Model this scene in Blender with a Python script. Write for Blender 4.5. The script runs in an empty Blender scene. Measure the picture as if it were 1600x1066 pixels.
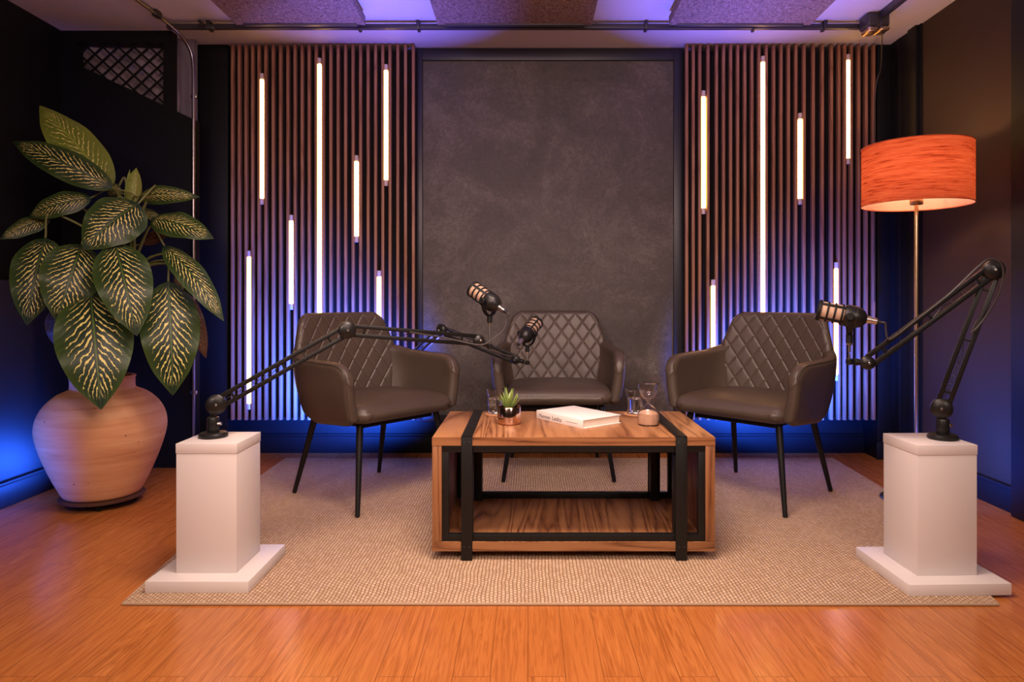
import bpy, bmesh, math, random
import numpy as np
from mathutils import Vector, Matrix, Euler
random.seed(7); rng = np.random.default_rng(7)
C = bpy.context.scene.collection
PI = math.pi
# ------------------------------------------------------------------ camera, world, lights, exposure
F = 1067.0; CX = 825.0; CY = 466.0; CAMH = 0.92
cam = bpy.data.cameras.new('camera'); camo = bpy.data.objects.new('camera', cam); C.objects.link(camo)
camo.location = (0, 0, CAMH); camo.rotation_euler = (PI/2, 0, 0)
cam.sensor_fit = 'HORIZONTAL'; cam.sensor_width = 36.0; cam.lens = 36.0*F/1600
cam.shift_x = -(CX-800)/1600; cam.shift_y = -(533-CY)/1600
cam.clip_start = 0.05
bpy.context.scene.camera = camo
sc = bpy.context.scene
sc.view_settings.view_transform = 'Standard'; sc.view_settings.look = 'None'
sc.view_settings.gamma = 1; sc.view_settings.use_curve_mapping = False
sc.view_settings.exposure = 0.0
w = bpy.data.worlds.new('world'); sc.world = w; w.use_nodes = True
w.node_tree.nodes['Background'].inputs[0].default_value = (0.9, 0.75, 0.8, 1)
w.node_tree.nodes['Background'].inputs[1].default_value = 0.004

def area(name, loc, target, size, power, col, sy=None, spread=PI):
    l = bpy.data.lights.new(name, 'AREA'); l.energy = power; l.color = col
    l.shape = 'RECTANGLE' if sy else 'SQUARE'; l.size = size
    if sy: l.size_y = sy
    l.spread = spread
    o = bpy.data.objects.new(name, l); C.objects.link(o); o.location = loc
    o.rotation_euler = (Vector(target)-Vector(loc)).to_track_quat('-Z', 'Y').to_euler()
    return o
def point(name, loc, power, col, r=0.03):
    l = bpy.data.lights.new(name, 'POINT'); l.energy = power; l.color = col; l.shadow_soft_size = r
    o = bpy.data.objects.new(name, l); C.objects.link(o); o.location = loc; return o
WARM = (1.0, 0.78, 0.62); BLUE = (0.02, 0.11, 1.0)
area('studio_softbox_overhead', (0.0, 1.75, 2.28), (0.05, 2.15, 0.0), 0.9, 29, (1.0, 0.77, 0.62), 0.5, 2.2)
area('studio_softbox_front', (-0.2, 0.1, 2.2), (0.0, 1.9, 0.0), 0.9, 13, (1.0, 0.70, 0.52), 0.5, 1.9)
area('added_fill_left', (-1.5, -0.4, 2.1), (0.0, 3.2, 0.3), 0.5, 11, (1.0, 0.74, 0.62), 0.5, 1.6)  # added unseen fill lamp, lifts the plant and left side
area('added_fill_right', (1.3, -0.6, 2.0), (0.2, 3.2, 0.5), 0.5, 9, (1.0, 0.78, 0.68), 0.5, 1.6)  # added unseen fill lamp from the front right
# blue LED uplights standing on the floor behind the chairs, pot and pedestal
area('blue_uplight_left_chair', (-0.86, 3.50, 0.24), (-1.02, 3.90, 0.42), 0.40, 74, BLUE, 0.10, 1.7)
area('blue_uplight_right_chair', (1.24, 3.50, 0.24), (1.36, 3.90, 0.42), 0.40, 74, BLUE, 0.10, 1.7)
area('added_ceiling_blue_left', (-0.27, 3.68, 0.13), (-0.75, 3.22, 2.39), 0.2, 7.5, (0.12, 0.12, 1.0), 0.06, 0.7)  # added unseen lamp behind the table, tints the ceiling blue
area('added_ceiling_blue_right', (0.60, 3.68, 0.13), (1.05, 3.22, 2.39), 0.2, 7.5, (0.12, 0.12, 1.0), 0.06, 0.7)  # its twin on the right, also added to tint the ceiling
area('blue_uplight_pot', (-2.00, 3.36, 0.10), (-2.31, 3.02, 0.28), 0.15, 5, BLUE, 0.1, 1.5)
area('blue_uplight_left_wall', (-2.10, 2.20, 0.10), (-2.32, 2.75, 0.28), 0.12, 8, BLUE, 0.1, 1.5)
area('blue_uplight_right_wall', (1.70, 2.84, 0.13), (2.08, 3.12, 0.34), 0.15, 7, BLUE, 0.1, 1.9)
area('added_ceiling_fill', (-0.1, 1.2, 1.9), (-0.1, 2.6, 2.39), 1.8, 19, (1.0, 0.62, 0.70), 0.4)  # added unseen lamp that brightens the ceiling with pink

def P(px, py, D):
    return Vector(((px-CX)*D/F, D, CAMH-(py-CY)*D/F))
# ------------------------------------------------------------------ tagging
def tag(o, label=None, cat=None, group=None, kind=None):
    if label: o['label'] = label
    if cat: o['category'] = cat
    if group: o['group'] = group
    if kind: o['kind'] = kind
    return o
def thing(name, loc, rz=0, label=None, cat=None, group=None):
    o = bpy.data.objects.new(name, None); C.objects.link(o)
    o.location = loc; o.rotation_euler = (0, 0, rz); o.empty_display_size = 0.1
    return tag(o, label, cat, group)
# ------------------------------------------------------------------ mesh builder
class MB:
    def __init__(s): s.v = []; s.f = []; s.uv = None
    def add(s, vs, fs):
        n = len(s.v); s.v += [tuple(map(float, p)) for p in vs]; s.f += [tuple(i+n for i in f) for f in fs]; return s
    def bm(s, b, M=None):
        if M is not None: b.transform(M)
        b.verts.ensure_lookup_table(); b.verts.index_update()
        s.add([v.co[:] for v in b.verts], [[v.index for v in f.verts] for f in b.faces]); b.free(); return s
    def box(s, x0, x1, y0, y1, z0, z1, bev=0.0, M=None, seg=2):
        b = bmesh.new(); bmesh.ops.create_cube(b, size=1)
        bmesh.ops.scale(b, vec=(abs(x1-x0), abs(y1-y0), abs(z1-z0)), verts=b.verts)
        bmesh.ops.translate(b, vec=((x0+x1)/2, (y0+y1)/2, (z0+z1)/2), verts=b.verts)
        if bev: bmesh.ops.bevel(b, geom=b.edges[:], offset=bev, segments=seg, affect='EDGES', profile=0.5)
        return s.bm(b, M)
    def prism(s, pts, z0, z1):      # xy polygon (ccw)
        n = len(pts)
        vs = [(x, y, z0) for x, y in pts]+[(x, y, z1) for x, y in pts]
        fs = [tuple(range(n-1, -1, -1)), tuple(range(n, 2*n))]+[(i, (i+1) % n, n+(i+1) % n, n+i) for i in range(n)]
        return s.add(vs, fs)
    def prism_xz(s, pts, y0, y1):   # xz polygon, ccw seen from -y
        n = len(pts)
        vs = [(x, y0, z) for x, z in pts]+[(x, y1, z) for x, z in pts]
        fs = [tuple(range(n)), tuple(range(2*n-1, n-1, -1))]+[((i+1) % n, i, n+i, n+(i+1) % n) for i in range(n)]
        return s.add(vs, fs)
    def lathe(s, prof, n=48, M=None):   # prof: (r, z) from bottom to top; r=0 ends close
        vs = []; fs = []; rows = []
        for r, z in prof:
            if r < 1e-6: rows.append([len(vs)]); vs.append(Vector((0, 0, z)))
            else:
                rows.append(list(range(len(vs), len(vs)+n)))
                vs += [Vector((r*math.cos(2*PI*i/n), r*math.sin(2*PI*i/n), z)) for i in range(n)]
        for a, b in zip(rows, rows[1:]):
            for i in range(n):
                j = (i+1) % n
                if len(a) == 1 and len(b) == 1: continue
                if len(a) == 1: fs.append((a[0], b[j], b[i]))
                elif len(b) == 1: fs.append((a[i], a[j], b[0]))
                else: fs.append((a[i], a[j], b[j], b[i]))
        if M is not None: vs = [M @ p for p in vs]
        return s.add(vs, fs)
    def tube(s, pts, r, n=12, cap=True):
        pts = [Vector(p) for p in pts]; m = len(pts)
        rs = r if isinstance(r, (list, tuple)) else [r]*m
        T = [(pts[min(i+1, m-1)]-pts[max(i-1, 0)]).normalized() for i in range(m)]
        u = T[0].orthogonal().normalized(); vs = []; fs = []
        for i in range(m):
            u = (u-T[i]*u.dot(T[i])).normalized(); v = T[i].cross(u)
            for k in range(n):
                a = 2*PI*k/n; vs.append(pts[i]+(u*math.cos(a)+v*math.sin(a))*rs[i])
        for i in range(m-1):
            for k in range(n):
                j = (k+1) % n; fs.append((i*n+k, i*n+j, (i+1)*n+j, (i+1)*n+k))
        if cap: fs.append(tuple(range(n-1, -1, -1))); fs.append(tuple(range((m-1)*n, m*n)))
        return s.add(vs, fs)
    def beam(s, a, b, wv, hv, bev=0.0015):     # box from a to b; wv,hv = half-extents vectors
        a, b, wv, hv = map(Vector, (a, b, wv, hv)); d = b-a; L = d.length
        M = Matrix((wv.normalized(), d.normalized(), hv.normalized())).transposed().to_4x4()
        M.translation = (a+b)/2
        return s.box(-wv.length, wv.length, -L/2, L/2, -hv.length, hv.length, bev, M)
    def disc(s, c, axis, r, t, bev=0.003, n=36, dome=0.0):  # short cylinder centred at c along axis
        c = Vector(c); q = Vector(axis).normalized().to_track_quat('Z', 'Y').to_matrix().to_4x4(); q.translation = c
        h = t/2
        pr = [(0, -h-dome), (r*0.5, -h-dome*0.72), (r-bev, -h), (r, -h+bev), (r, h-bev), (r-bev, h), (r*0.5, h+dome*0.72), (0, h+dome)]
        return s.lathe(pr, n, q)
    def build(s, name, mat, parent=None, org=None, smooth=True, ang=35, uv=None):
        me = bpy.data.meshes.new(name)
        vs = s.v
        if org is not None: o = Vector(org); vs = [tuple(Vector(p)-o) for p in vs]
        me.from_pydata(vs, [], s.f)
        if uv is not None:
            l = me.uv_layers.new(name='UVMap')
            idx = np.empty(len(me.loops), dtype=np.int32); me.loops.foreach_get('vertex_index', idx)
            l.data.foreach_set('uv', np.asarray(uv, dtype=np.float32)[idx].ravel())
        me.validate(); me.update()
        if smooth:
            me.polygons.foreach_set('use_smooth', [True]*len(me.polygons))
            me.set_sharp_from_angle(angle=math.radians(ang))
        me.materials.append(mat)
        ob = bpy.data.objects.new(name, me); C.objects.link(ob)
        if parent: ob.parent = parent
        return ob
def bez(pts, n=24):     # Catmull-Rom through points
    pts = [Vector(p) for p in pts]; q = [pts[0]*2-pts[1]]+pts+[pts[-1]*2-pts[-2]]; out = []
    seg = len(pts)-1; k = max(2, n//seg)
    for i in range(seg):
        a, b, c, d = q[i:i+4]
        for j in range(k):
            t = j/k; out.append(0.5*((2*b)+(c-a)*t+(2*a-5*b+4*c-d)*t*t+(3*b-a-3*c+d)*t**3))
    out.append(pts[-1]); return out
# ------------------------------------------------------------------ materials
def mat(name, col=(0.5, 0.5, 0.5), rough=0.5, metal=0.0, **kw):
    m = bpy.data.materials.new(name); m.use_nodes = True
    b = m.node_tree.nodes['Principled BSDF']
    b.inputs['Base Color'].default_value = (*col, 1); b.inputs['Roughness'].default_value = rough
    b.inputs['Metallic'].default_value = metal
    for k, v in kw.items(): b.inputs[k.replace('_', ' ')].default_value = v
    m.diffuse_color = (*col, 1)
    return m
class N:
    def __init__(s, m): s.nt = m.node_tree; s.b = s.nt.nodes['Principled BSDF']
    def n(s, t, **kw):
        x = s.nt.nodes.new(t)
        for k, v in kw.items():
            if k.startswith('i_'):
                key = k[2:]; key = int(key) if key.isdigit() else key.replace('_', ' ')
                if isinstance(v, bpy.types.NodeSocket): s.nt.links.new(v, x.inputs[key])
                else: x.inputs[key].default_value = v
            else: setattr(x, k, v)
        return x
    def link(s, a, b): s.nt.links.new(a, b)
    def math(s, op, a, b=None, c=None, clamp=False):
        x = s.nt.nodes.new('ShaderNodeMath'); x.operation = op; x.use_clamp = clamp
        for i, v in enumerate((a, b, c)):
            if v is None: continue
            if isinstance(v, bpy.types.NodeSocket): s.nt.links.new(v, x.inputs[i])
            else: x.inputs[i].default_value = v
        return x.outputs[0]
    def coord(s, scale=(1, 1, 1), kind='Object', rot=(0, 0, 0), loc=(0, 0, 0)):
        t = s.n('ShaderNodeTexCoord'); mp = s.n('ShaderNodeMapping')
        mp.inputs['Scale'].default_value = scale; mp.inputs['Rotation'].default_value = rot; mp.inputs['Location'].default_value = loc
        s.link(t.outputs[kind], mp.inputs[0]); return mp.outputs[0]
    def noise(s, v, scale, detail=4, rough=0.55, dist=0.0):
        x = s.n('ShaderNodeTexNoise'); s.link(v, x.inputs['Vector'])
        x.inputs['Scale'].default_value = scale; x.inputs['Detail'].default_value = detail
        x.inputs['Roughness'].default_value = rough; x.inputs['Distortion'].default_value = dist; return x.outputs[0]
    def ramp(s, f, stops):
        x = s.n('ShaderNodeValToRGB'); s.link(f, x.inputs[0]); e = x.color_ramp.elements
        while len(e) < len(stops): e.new(0.5)
        for el, (p, c) in zip(e, stops): el.position = p; el.color = (*c, 1) if len(c) == 3 else c
        return x.outputs[0]
    def mix(s, f, a, b, mode='MIX'):
        x = s.n('ShaderNodeMix', data_type='RGBA', blend_type=mode)
        for i, v in ((0, f), (6, a), (7, b)):
            if isinstance(v, bpy.types.NodeSocket): s.link(v, x.inputs[i])
            else: x.inputs[i].default_value = v if i == 0 else ((*v, 1) if len(v) == 3 else v)
        return x.outputs[2]
    def bump(s, h, strength=0.3, dist=0.01):
        x = s.n('ShaderNodeBump'); x.inputs['Strength'].default_value = strength; x.inputs['Distance'].default_value = dist
        s.link(h, x.inputs['Height']); s.link(x.outputs[0], s.b.inputs['Normal']); return x
    def col(s, c): s.link(c, s.b.inputs['Base Color'])
    def rough(s, c): s.link(c, s.b.inputs['Roughness'])

def wood(name, dark, mid, light, axis='X', rough=0.4, scale=1.0, bump=0.15):
    m = mat(name, mid, rough); k = N(m)
    sx = {'X': (1.2, 16, 16), 'Y': (16, 1.2, 16), 'Z': (16, 16, 1.2)}[axis]
    v = k.coord(tuple(a*scale for a in sx))
    big = k.noise(k.coord(tuple((a*0.30*scale) for a in sx)), 1.0, 2, 0.5, 0.8)
    wv = k.math('FRACT', k.math('MULTIPLY', big, 15.0))
    rings = k.math('ABSOLUTE', k.math('SUBTRACT', wv, 0.5))
    fine = k.noise(v, 6.5, 7, 0.7, 0.3)
    mixf = k.math('ADD', k.math('MULTIPLY', rings, 0.9), k.math('MULTIPLY', fine, 0.70))
    c = k.ramp(mixf, [(0.26, dark), (0.43, mid), (0.70, light)])
    patch = k.noise(k.coord((0.8, 0.8, 0.8)), 3.0, 2)
    c = k.mix(k.math('MULTIPLY', patch, 0.35), c, dark)
    k.col(c); k.bump(mixf, bump, 0.002)
    return m

M = {}
M['black_wall'] = mat('black_wall_paint', (0.0075, 0.0075, 0.0085), 0.5, Specular_IOR_Level=0.2)
k = N(M['black_wall']); k.bump(k.noise(k.coord((1, 1, 1)), 60, 3), 0.08, 0.002)
M['side_wall'] = mat('dark_brown_wall_paint', (0.042, 0.025, 0.016), 0.55, Specular_IOR_Level=0.2)
k = N(M['side_wall']); k.bump(k.noise(k.coord((1, 1, 1)), 40, 3), 0.08, 0.002)
M['grey_wall'] = mat('grey_painted_wall', (0.20, 0.17, 0.20), 0.75)
M['ceiling'] = mat('white_ceiling_paint', (0.62, 0.58, 0.60), 0.85)
k = N(M['ceiling']); k.bump(k.noise(k.coord((1, 1, 1)), 30, 4), 0.1, 0.003)
M['black_metal'] = mat('black_metal', (0.007, 0.0065, 0.0065), 0.42, 0.0, Specular_IOR_Level=0.3)
M['satin_black'] = mat('satin_black_plastic', (0.010, 0.0095, 0.0095), 0.36, Specular_IOR_Level=0.35)
M['matte_black'] = mat('matte_black', (0.007, 0.007, 0.0075), 0.55, Specular_IOR_Level=0.25)
M['gunmetal'] = mat('dark_grey_metal', (0.07, 0.065, 0.062), 0.38, 0.7)
M['steel'] = mat('brushed_steel', (0.55, 0.52, 0.50), 0.3, 1.0)
M['brass'] = mat('warm_brass', (0.75, 0.55, 0.33), 0.28, 1.0)
M['chrome'] = mat('polished_steel_pipe', (0.30, 0.28, 0.28), 0.28, 1.0)
M['track'] = mat('dark_ceiling_track', (0.05, 0.045, 0.05), 0.45, 0.2)
M['foam'] = mat('tan_mesh_grille', (0.44, 0.29, 0.20), 0.6, 0.1)
k = N(M['foam']); vv = k.n('ShaderNodeTexVoronoi'); vv.inputs['Scale'].default_value = 520; k.link(k.coord((1, 1, 1)), vv.inputs['Vector']); k.bump(vv.outputs[0], 0.5, 0.001)

# laminate floor: strips running away from the camera
m = mat('laminate_floor', (0.5, 0.2, 0.07), 0.33); M['floor'] = m; k = N(m)
co = k.coord((1, 1, 1), rot=(0, 0, PI/2))
br = k.n('ShaderNodeTexBrick', offset=0.37, offset_frequency=2); k.link(co, br.inputs['Vector'])
for nm, v in (('Scale', 1.0), ('Mortar Size', 0.0011), ('Mortar Smooth', 0.2), ('Bias', 0.0), ('Brick Width', 0.70), ('Row Height', 0.092)): br.inputs[nm].default_value = v
br.inputs['Color1'].default_value = (0, 0, 0, 1); br.inputs['Color2'].default_value = (1, 1, 1, 1); br.inputs['Mortar'].default_value = (0.5, 0.5, 0.5, 1)
tone = k.n('ShaderNodeSeparateColor'); k.link(br.outputs['Color'], tone.inputs[0])
off = k.n('ShaderNodeVectorMath', operation='MULTIPLY_ADD'); k.link(br.outputs['Color'], off.inputs[0]); off.inputs[1].default_value = (3.1, 7.7, 5.0)
k.link(k.coord((64, 2.6, 1)), off.inputs[2])
g1 = k.noise(off.outputs[0], 1.6, 6, 0.6, 1.0)
g2 = k.noise(off.outputs[0], 0.5, 2, 0.5, 2.5)
gf = k.math('ADD', k.math('MULTIPLY', g1, 0.65), k.math('MULTIPLY', k.math('PINGPONG', k.math('MULTIPLY', g2, 5.0), 0.5), 0.5))
gc = k.ramp(gf, [(0.28, (0.30, 0.088, 0.020)), (0.48, (0.45, 0.148, 0.036)), (0.75, (0.56, 0.205, 0.056))])
c = k.mix(k.math('MULTIPLY', tone.outputs[0], 0.45), gc, (0.42, 0.135, 0.032))
c = k.mix(k.math('MULTIPLY', br.outputs['Fac'], 0.75), c, (0.16, 0.045, 0.01))
k.col(c)
rr = k.math('ADD', k.math('MULTIPLY', g1, 0.12), 0.15); k.rough(rr)
k.bump(k.math('SUBTRACT', k.math('MULTIPLY', g1, 0.15), br.outputs['Fac']), 0.12, 0.001)

# woven rug
m = mat('woven_jute_rug', (0.5, 0.33, 0.2), 0.95, Specular_IOR_Level=0.15); M['rug'] = m; k = N(m)
cv = k.coord((1, 1, 1))
wob = k.n('ShaderNodeVectorMath', operation='MULTIPLY_ADD')
nz = k.n('ShaderNodeTexNoise'); k.link(cv, nz.inputs['Vector']); nz.inputs['Scale'].default_value = 9; nz.inputs['Detail'].default_value = 3
k.link(nz.outputs['Color'], wob.inputs[0]); wob.inputs[1].default_value = (0.016, 0.016, 0); k.link(cv, wob.inputs[2])
br = k.n('ShaderNodeTexBrick', offset=0.5, offset_frequency=2)
rot = k.n('ShaderNodeMapping'); k.link(wob.outputs[0], rot.inputs[0]); rot.inputs['Rotation'].default_value = (0, 0, PI/2); k.link(rot.outputs[0], br.inputs['Vector'])
for nm, v in (('Scale', 1.0), ('Mortar Size', 0.0028), ('Mortar Smooth', 1.0), ('Brick Width', 0.017), ('Row Height', 0.0118)): br.inputs[nm].default_value = v
br.inputs['Color1'].default_value = (0.54, 0.37, 0.245, 1); br.inputs['Color2'].default_value = (0.70, 0.51, 0.36, 1); br.inputs['Mortar'].default_value = (0.24, 0.135, 0.075, 1)
fib = k.noise(k.coord((1, 1, 1)), 260, 3)
c = k.mix(k.math('MULTIPLY', fib, 0.4), br.outputs['Color'], (0.30, 0.18, 0.10)); k.col(c)
k.bump(k.math('ADD', k.math('MULTIPLY', br.outputs['Fac'], -1.0), k.math('MULTIPLY', fib, 0.3)), 0.7, 0.004)
M['rug_edge'] = mat('rug_binding', (0.38, 0.26, 0.17), 0.9)

# slats
M['slat'] = wood('slat_wood', (0.17, 0.068, 0.036), (0.30, 0.130, 0.074), (0.38, 0.18, 0.105), 'Z', 0.5, 1.0, 0.05)
M['backing'] = mat('black_acoustic_felt', (0.010, 0.009, 0.010), 0.95, Specular_IOR_Level=0.1)
M['walnut'] = wood('table_wood_grain', (0.055, 0.017, 0.006), (0.26, 0.10, 0.038), (0.42, 0.19, 0.080), 'Y', 0.38)
M['walnut_x'] = wood('table_wood_grain_long', (0.055, 0.017, 0.006), (0.22, 0.085, 0.032), (0.33, 0.145, 0.058), 'X', 0.4)
M['walnut_z'] = wood('table_wood_grain_upright', (0.055, 0.017, 0.006), (0.21, 0.080, 0.030), (0.32, 0.14, 0.056), 'Z', 0.4)

# dark plaster panel
m = mat('dark_mottled_plaster', (0.07, 0.06, 0.06), 0.62); M['plaster'] = m; k = N(m)
cc = k.coord((1, 1, 1))
a = k.noise(cc, 2.6, 6, 0.65, 1.2); b_ = k.noise(cc, 26, 6, 0.7, 2.2)
f = k.math('ADD', k.math('MULTIPLY', a, 0.55), k.math('MULTIPLY', b_, 0.45))
k.col(k.ramp(f, [(0.36, (0.046, 0.036, 0.033)), (0.50, (0.072, 0.058, 0.053)), (0.61, (0.120, 0.098, 0.088)), (0.70, (0.20, 0.165, 0.145))]))
k.bump(f, 0.15, 0.003)
# felt ceiling tile
m = mat('speckled_felt_board', (0.14, 0.09, 0.075), 0.95); M['felt'] = m; k = N(m)
a = k.noise(k.coord((1, 1, 1)), 75, 5, 0.75, 1.5); k.col(k.ramp(a, [(0.36, (0.07, 0.042, 0.030)), (0.50, (0.21, 0.130, 0.092)), (0.64, (0.46, 0.31, 0.23))])); k.bump(a, 0.5, 0.003)
# leather
m = mat('dark_brown_leather', (0.052, 0.040, 0.032), 0.43, Specular_IOR_Level=0.5); M['leather'] = m; k = N(m)
v1 = k.noise(k.coord((1, 1, 1)), 7, 4); k.col(k.mix(v1, (0.050, 0.034, 0.025), (0.088, 0.062, 0.046)))
vor = k.n('ShaderNodeTexVoronoi', feature='DISTANCE_TO_EDGE'); vor.inputs['Scale'].default_value = 330; k.link(k.coord((1, 1, 1)), vor.inputs['Vector'])
k.bump(k.math('ADD', k.math('MINIMUM', vor.outputs[0], 0.15), k.noise(k.coord((1, 1, 1)), 22, 4)), 0.16, 0.002)
M['piping'] = mat('leather_piping', (0.045, 0.034, 0.028), 0.5)
# pedestal
M['white'] = mat('white_laminate', (0.68, 0.62, 0.61), 0.42)
# terracotta
m = mat('terracotta_clay', (0.5, 0.25, 0.14), 0.75, Specular_IOR_Level=0.25); M['terracotta'] = m; k = N(m)
bands = k.noise(k.coord((1.2, 1.2, 22)), 1.3, 5, 0.6, 0.5); blot = k.noise(k.coord((1, 1, 1)), 5, 4)
c = k.ramp(bands, [(0.3, (0.45, 0.185, 0.080)), (0.5, (0.60, 0.29, 0.140)), (0.7, (0.69, 0.39, 0.215))])
c = k.mix(k.math('MULTIPLY', blot, 0.4), c, (0.60, 0.33, 0.19))
sp = k.noise(k.coord((1, 1, 1)), 34, 2); c = k.mix(k.math('GREATER_THAN', sp, 0.745), c, (0.16, 0.05, 0.025)); k.col(c); k.bump(bands, 0.2, 0.004)
M['soil'] = mat('dark_soil', (0.02, 0.013, 0.008), 1.0)
# leaves
def leaf_mat(name, dark, edge, cream, cov=1.0):
    m = mat(name, dark, 0.42, Specular_IOR_Level=0.4); k = N(m)
    uvn = k.n('ShaderNodeUVMap'); sp = k.n('ShaderNodeSeparateXYZ'); k.link(uvn.outputs[0], sp.inputs[0])
    u = sp.outputs[0]; v = k.math('ABSOLUTE', k.math('MULTIPLY', k.math('SUBTRACT', sp.outputs[1], 0.5), 2.0))
    ob = k.n('ShaderNodeObjectInfo')
    sh = k.n('ShaderNodeVectorMath', operation='MULTIPLY_ADD'); k.link(uvn.outputs[0], sh.inputs[0]); sh.inputs[1].default_value = (1, 1, 1)
    cb = k.n('ShaderNodeCombineXYZ'); k.link(k.math('MULTIPLY', ob.outputs['Random'], 30.0), cb.inputs[0]); k.link(cb.outputs[0], sh.inputs[2])
    n1 = k.noise(sh.outputs[0], 7, 3, 0.6); n2 = k.noise(sh.outputs[0], 19, 2, 0.5)
    vv = k.math('POWER', v, 0.8)
    w_ = k.math('SUBTRACT', k.math('MULTIPLY', u, 15.0), k.math('MULTIPLY', vv, 4.4))
    w_ = k.math('ADD', w_, k.math('MULTIPLY', k.math('SUBTRACT', n1, 0.5), 1.6))
    side = k.math('GREATER_THAN', sp.outputs[1], 0.5); w_ = k.math('ADD', w_, k.math('MULTIPLY', side, 0.45))
    fr = k.math('ABSOLUTE', k.math('SUBTRACT', k.math('FRACT', w_), 0.5))
    width = k.math('MULTIPLY', k.math('SUBTRACT', n2, 0.22), 0.62*cov)
    width = k.math('MULTIPLY', width, k.math('SUBTRACT', 1.12, v))
    stripe = k.math('MULTIPLY', k.math('SUBTRACT', width, fr), 16.0, clamp=True)
    inm = k.math('MULTIPLY', k.math('SUBTRACT', k.math('ADD', 0.62, k.math('MULTIPLY', n1, 0.28)), v), 14.0, clamp=True)
    inm = k.math('MULTIPLY', inm, k.math('MULTIPLY', k.math('SUBTRACT', v, 0.055), 40.0, clamp=True))
    inm = k.math('MULTIPLY', inm, k.math('MULTIPLY', k.math('SUBTRACT', 0.93, u), 15.0, clamp=True))
    inm = k.math('MULTIPLY', inm, k.math('MULTIPLY', k.math('SUBTRACT', u, 0.05), 15.0, clamp=True))
    base = k.mix(k.math('POWER', v, 2.2), dark, edge)
    c = k.mix(k.math('MULTIPLY', stripe, inm), base, cream)
    mid = k.math('MULTIPLY', k.math('SUBTRACT', 0.035, v), 60.0, clamp=True)
    c = k.mix(mid, c, (edge[0]*1.6, edge[1]*1.5, edge[2]*1.3)); k.col(c)
    fv = k.math('ABSOLUTE', k.math('SUBTRACT', k.math('FRACT', k.math('MULTIPLY', w_, 1.0)), 0.5))
    k.bump(fv, 0.25, 0.004)
    return m
M['leaf'] = leaf_mat('variegated_leaf', (0.006, 0.022, 0.011), (0.040, 0.076, 0.012), (0.80, 0.70, 0.20))
M['leaf_light'] = leaf_mat('pale_leaf', (0.13, 0.18, 0.02), (0.17, 0.22, 0.03), (0.75, 0.66, 0.2), 0.7)
M['leaf_dry'] = leaf_mat('dry_brown_leaf', (0.05, 0.02, 0.012), (0.10, 0.045, 0.02), (0.42, 0.24, 0.09), 0.8)
M['petiole'] = mat('green_leaf_stalk', (0.14, 0.15, 0.035), 0.5)
M['cane'] = mat('brown_plant_cane', (0.20, 0.085, 0.04), 0.8)
# emitters
def emit(name, col, s):
    m = mat(name, (0.8, 0.8, 0.8), 0.5); b = m.node_tree.nodes['Principled BSDF']
    b.inputs['Emission Color'].default_value = (*col, 1); b.inputs['Emission Strength'].default_value = s; return m
M['tube_lit'] = emit('lit_led_tube', (1.0, 0.50, 0.105), 14.0)
M['tube_cap'] = mat('frosted_tube_end', (0.60, 0.50, 0.52), 0.4)
M['bulb'] = emit('glowing_bulb', (1.0, 0.65, 0.40), 10.0)
# shade
m = bpy.data.materials.new('orange_veneer_shade'); m.use_nodes = True; M['shade'] = m
k = N(m); v = k.coord((1, 1, 1)); st = k.noise(k.coord((5, 5, 95)), 1.0, 5, 0.7, 1.1); st2 = k.noise(k.coord((9, 9, 170)), 1.2, 4, 0.6, 0.6)
ff = k.math('ADD', k.math('MULTIPLY', st, 0.6), k.math('MULTIPLY', st2, 0.4))
c = k.ramp(ff, [(0.38, (0.22, 0.024, 0.007)), (0.47, (0.50, 0.095, 0.038)), (0.62, (0.60, 0.155, 0.066))])
dif = k.n('ShaderNodeBsdfDiffuse'); tr = k.n('ShaderNodeBsdfTranslucent'); mx = k.n('ShaderNodeMixShader'); geo = k.n('ShaderNodeNewGeometry')
c2 = k.mix(geo.outputs['Backfacing'], c, (0.62, 0.38, 0.31))
k.link(c2, dif.inputs[0]); k.link(c, tr.inputs[0]); mx.inputs[0].default_value = 0.25
k.link(dif.outputs[0], mx.inputs[1]); k.link(tr.outputs[0], mx.inputs[2]); k.link(mx.outputs[0], k.nt.nodes['Material Output'].inputs[0])
# glass
M['glass'] = mat('clear_glass', (1, 1, 1), 0.02, Transmission_Weight=1.0, IOR=1.45)
M['water'] = mat('water', (0.97, 0.98, 1), 0.0, Transmission_Weight=1.0, IOR=1.33)
M['sand'] = mat('peach_sand', (0.80, 0.48, 0.32), 0.9)
M['copper'] = mat('polished_rose_copper', (0.72, 0.50, 0.40), 0.14, 1.0)
M['succulent'] = mat('succulent_green', (0.22, 0.34, 0.07), 0.5)
k = N(M['succulent']); k.col(k.mix(k.noise(k.coord((1, 1, 1)), 30, 2), (0.13, 0.26, 0.05), (0.36, 0.46, 0.13)))
M['paper_white'] = mat('white_book_cover', (0.80, 0.74, 0.71), 0.5)
M['pages'] = mat('cream_pages', (0.78, 0.68, 0.58), 0.9)
k = N(M['pages']); k.bump(k.noise(k.coord((1, 1, 900)), 1.0, 2), 0.3, 0.001)
M['ink'] = mat('dark_ink', (0.10, 0.085, 0.085), 0.7)
M['faint'] = mat('faint_embossed_ink', (0.66, 0.60, 0.575), 0.5)
M['coaster'] = mat('wooden_coaster', (0.45, 0.22, 0.11), 0.5)
M['panel_frame'] = mat('navy_black_frame', (0.020, 0.020, 0.028), 0.4)
M['cable'] = mat('grey_cable', (0.045, 0.038, 0.036), 0.35)
M['fixture_black'] = mat('black_fixture', (0.02, 0.018, 0.022), 0.4)

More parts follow.
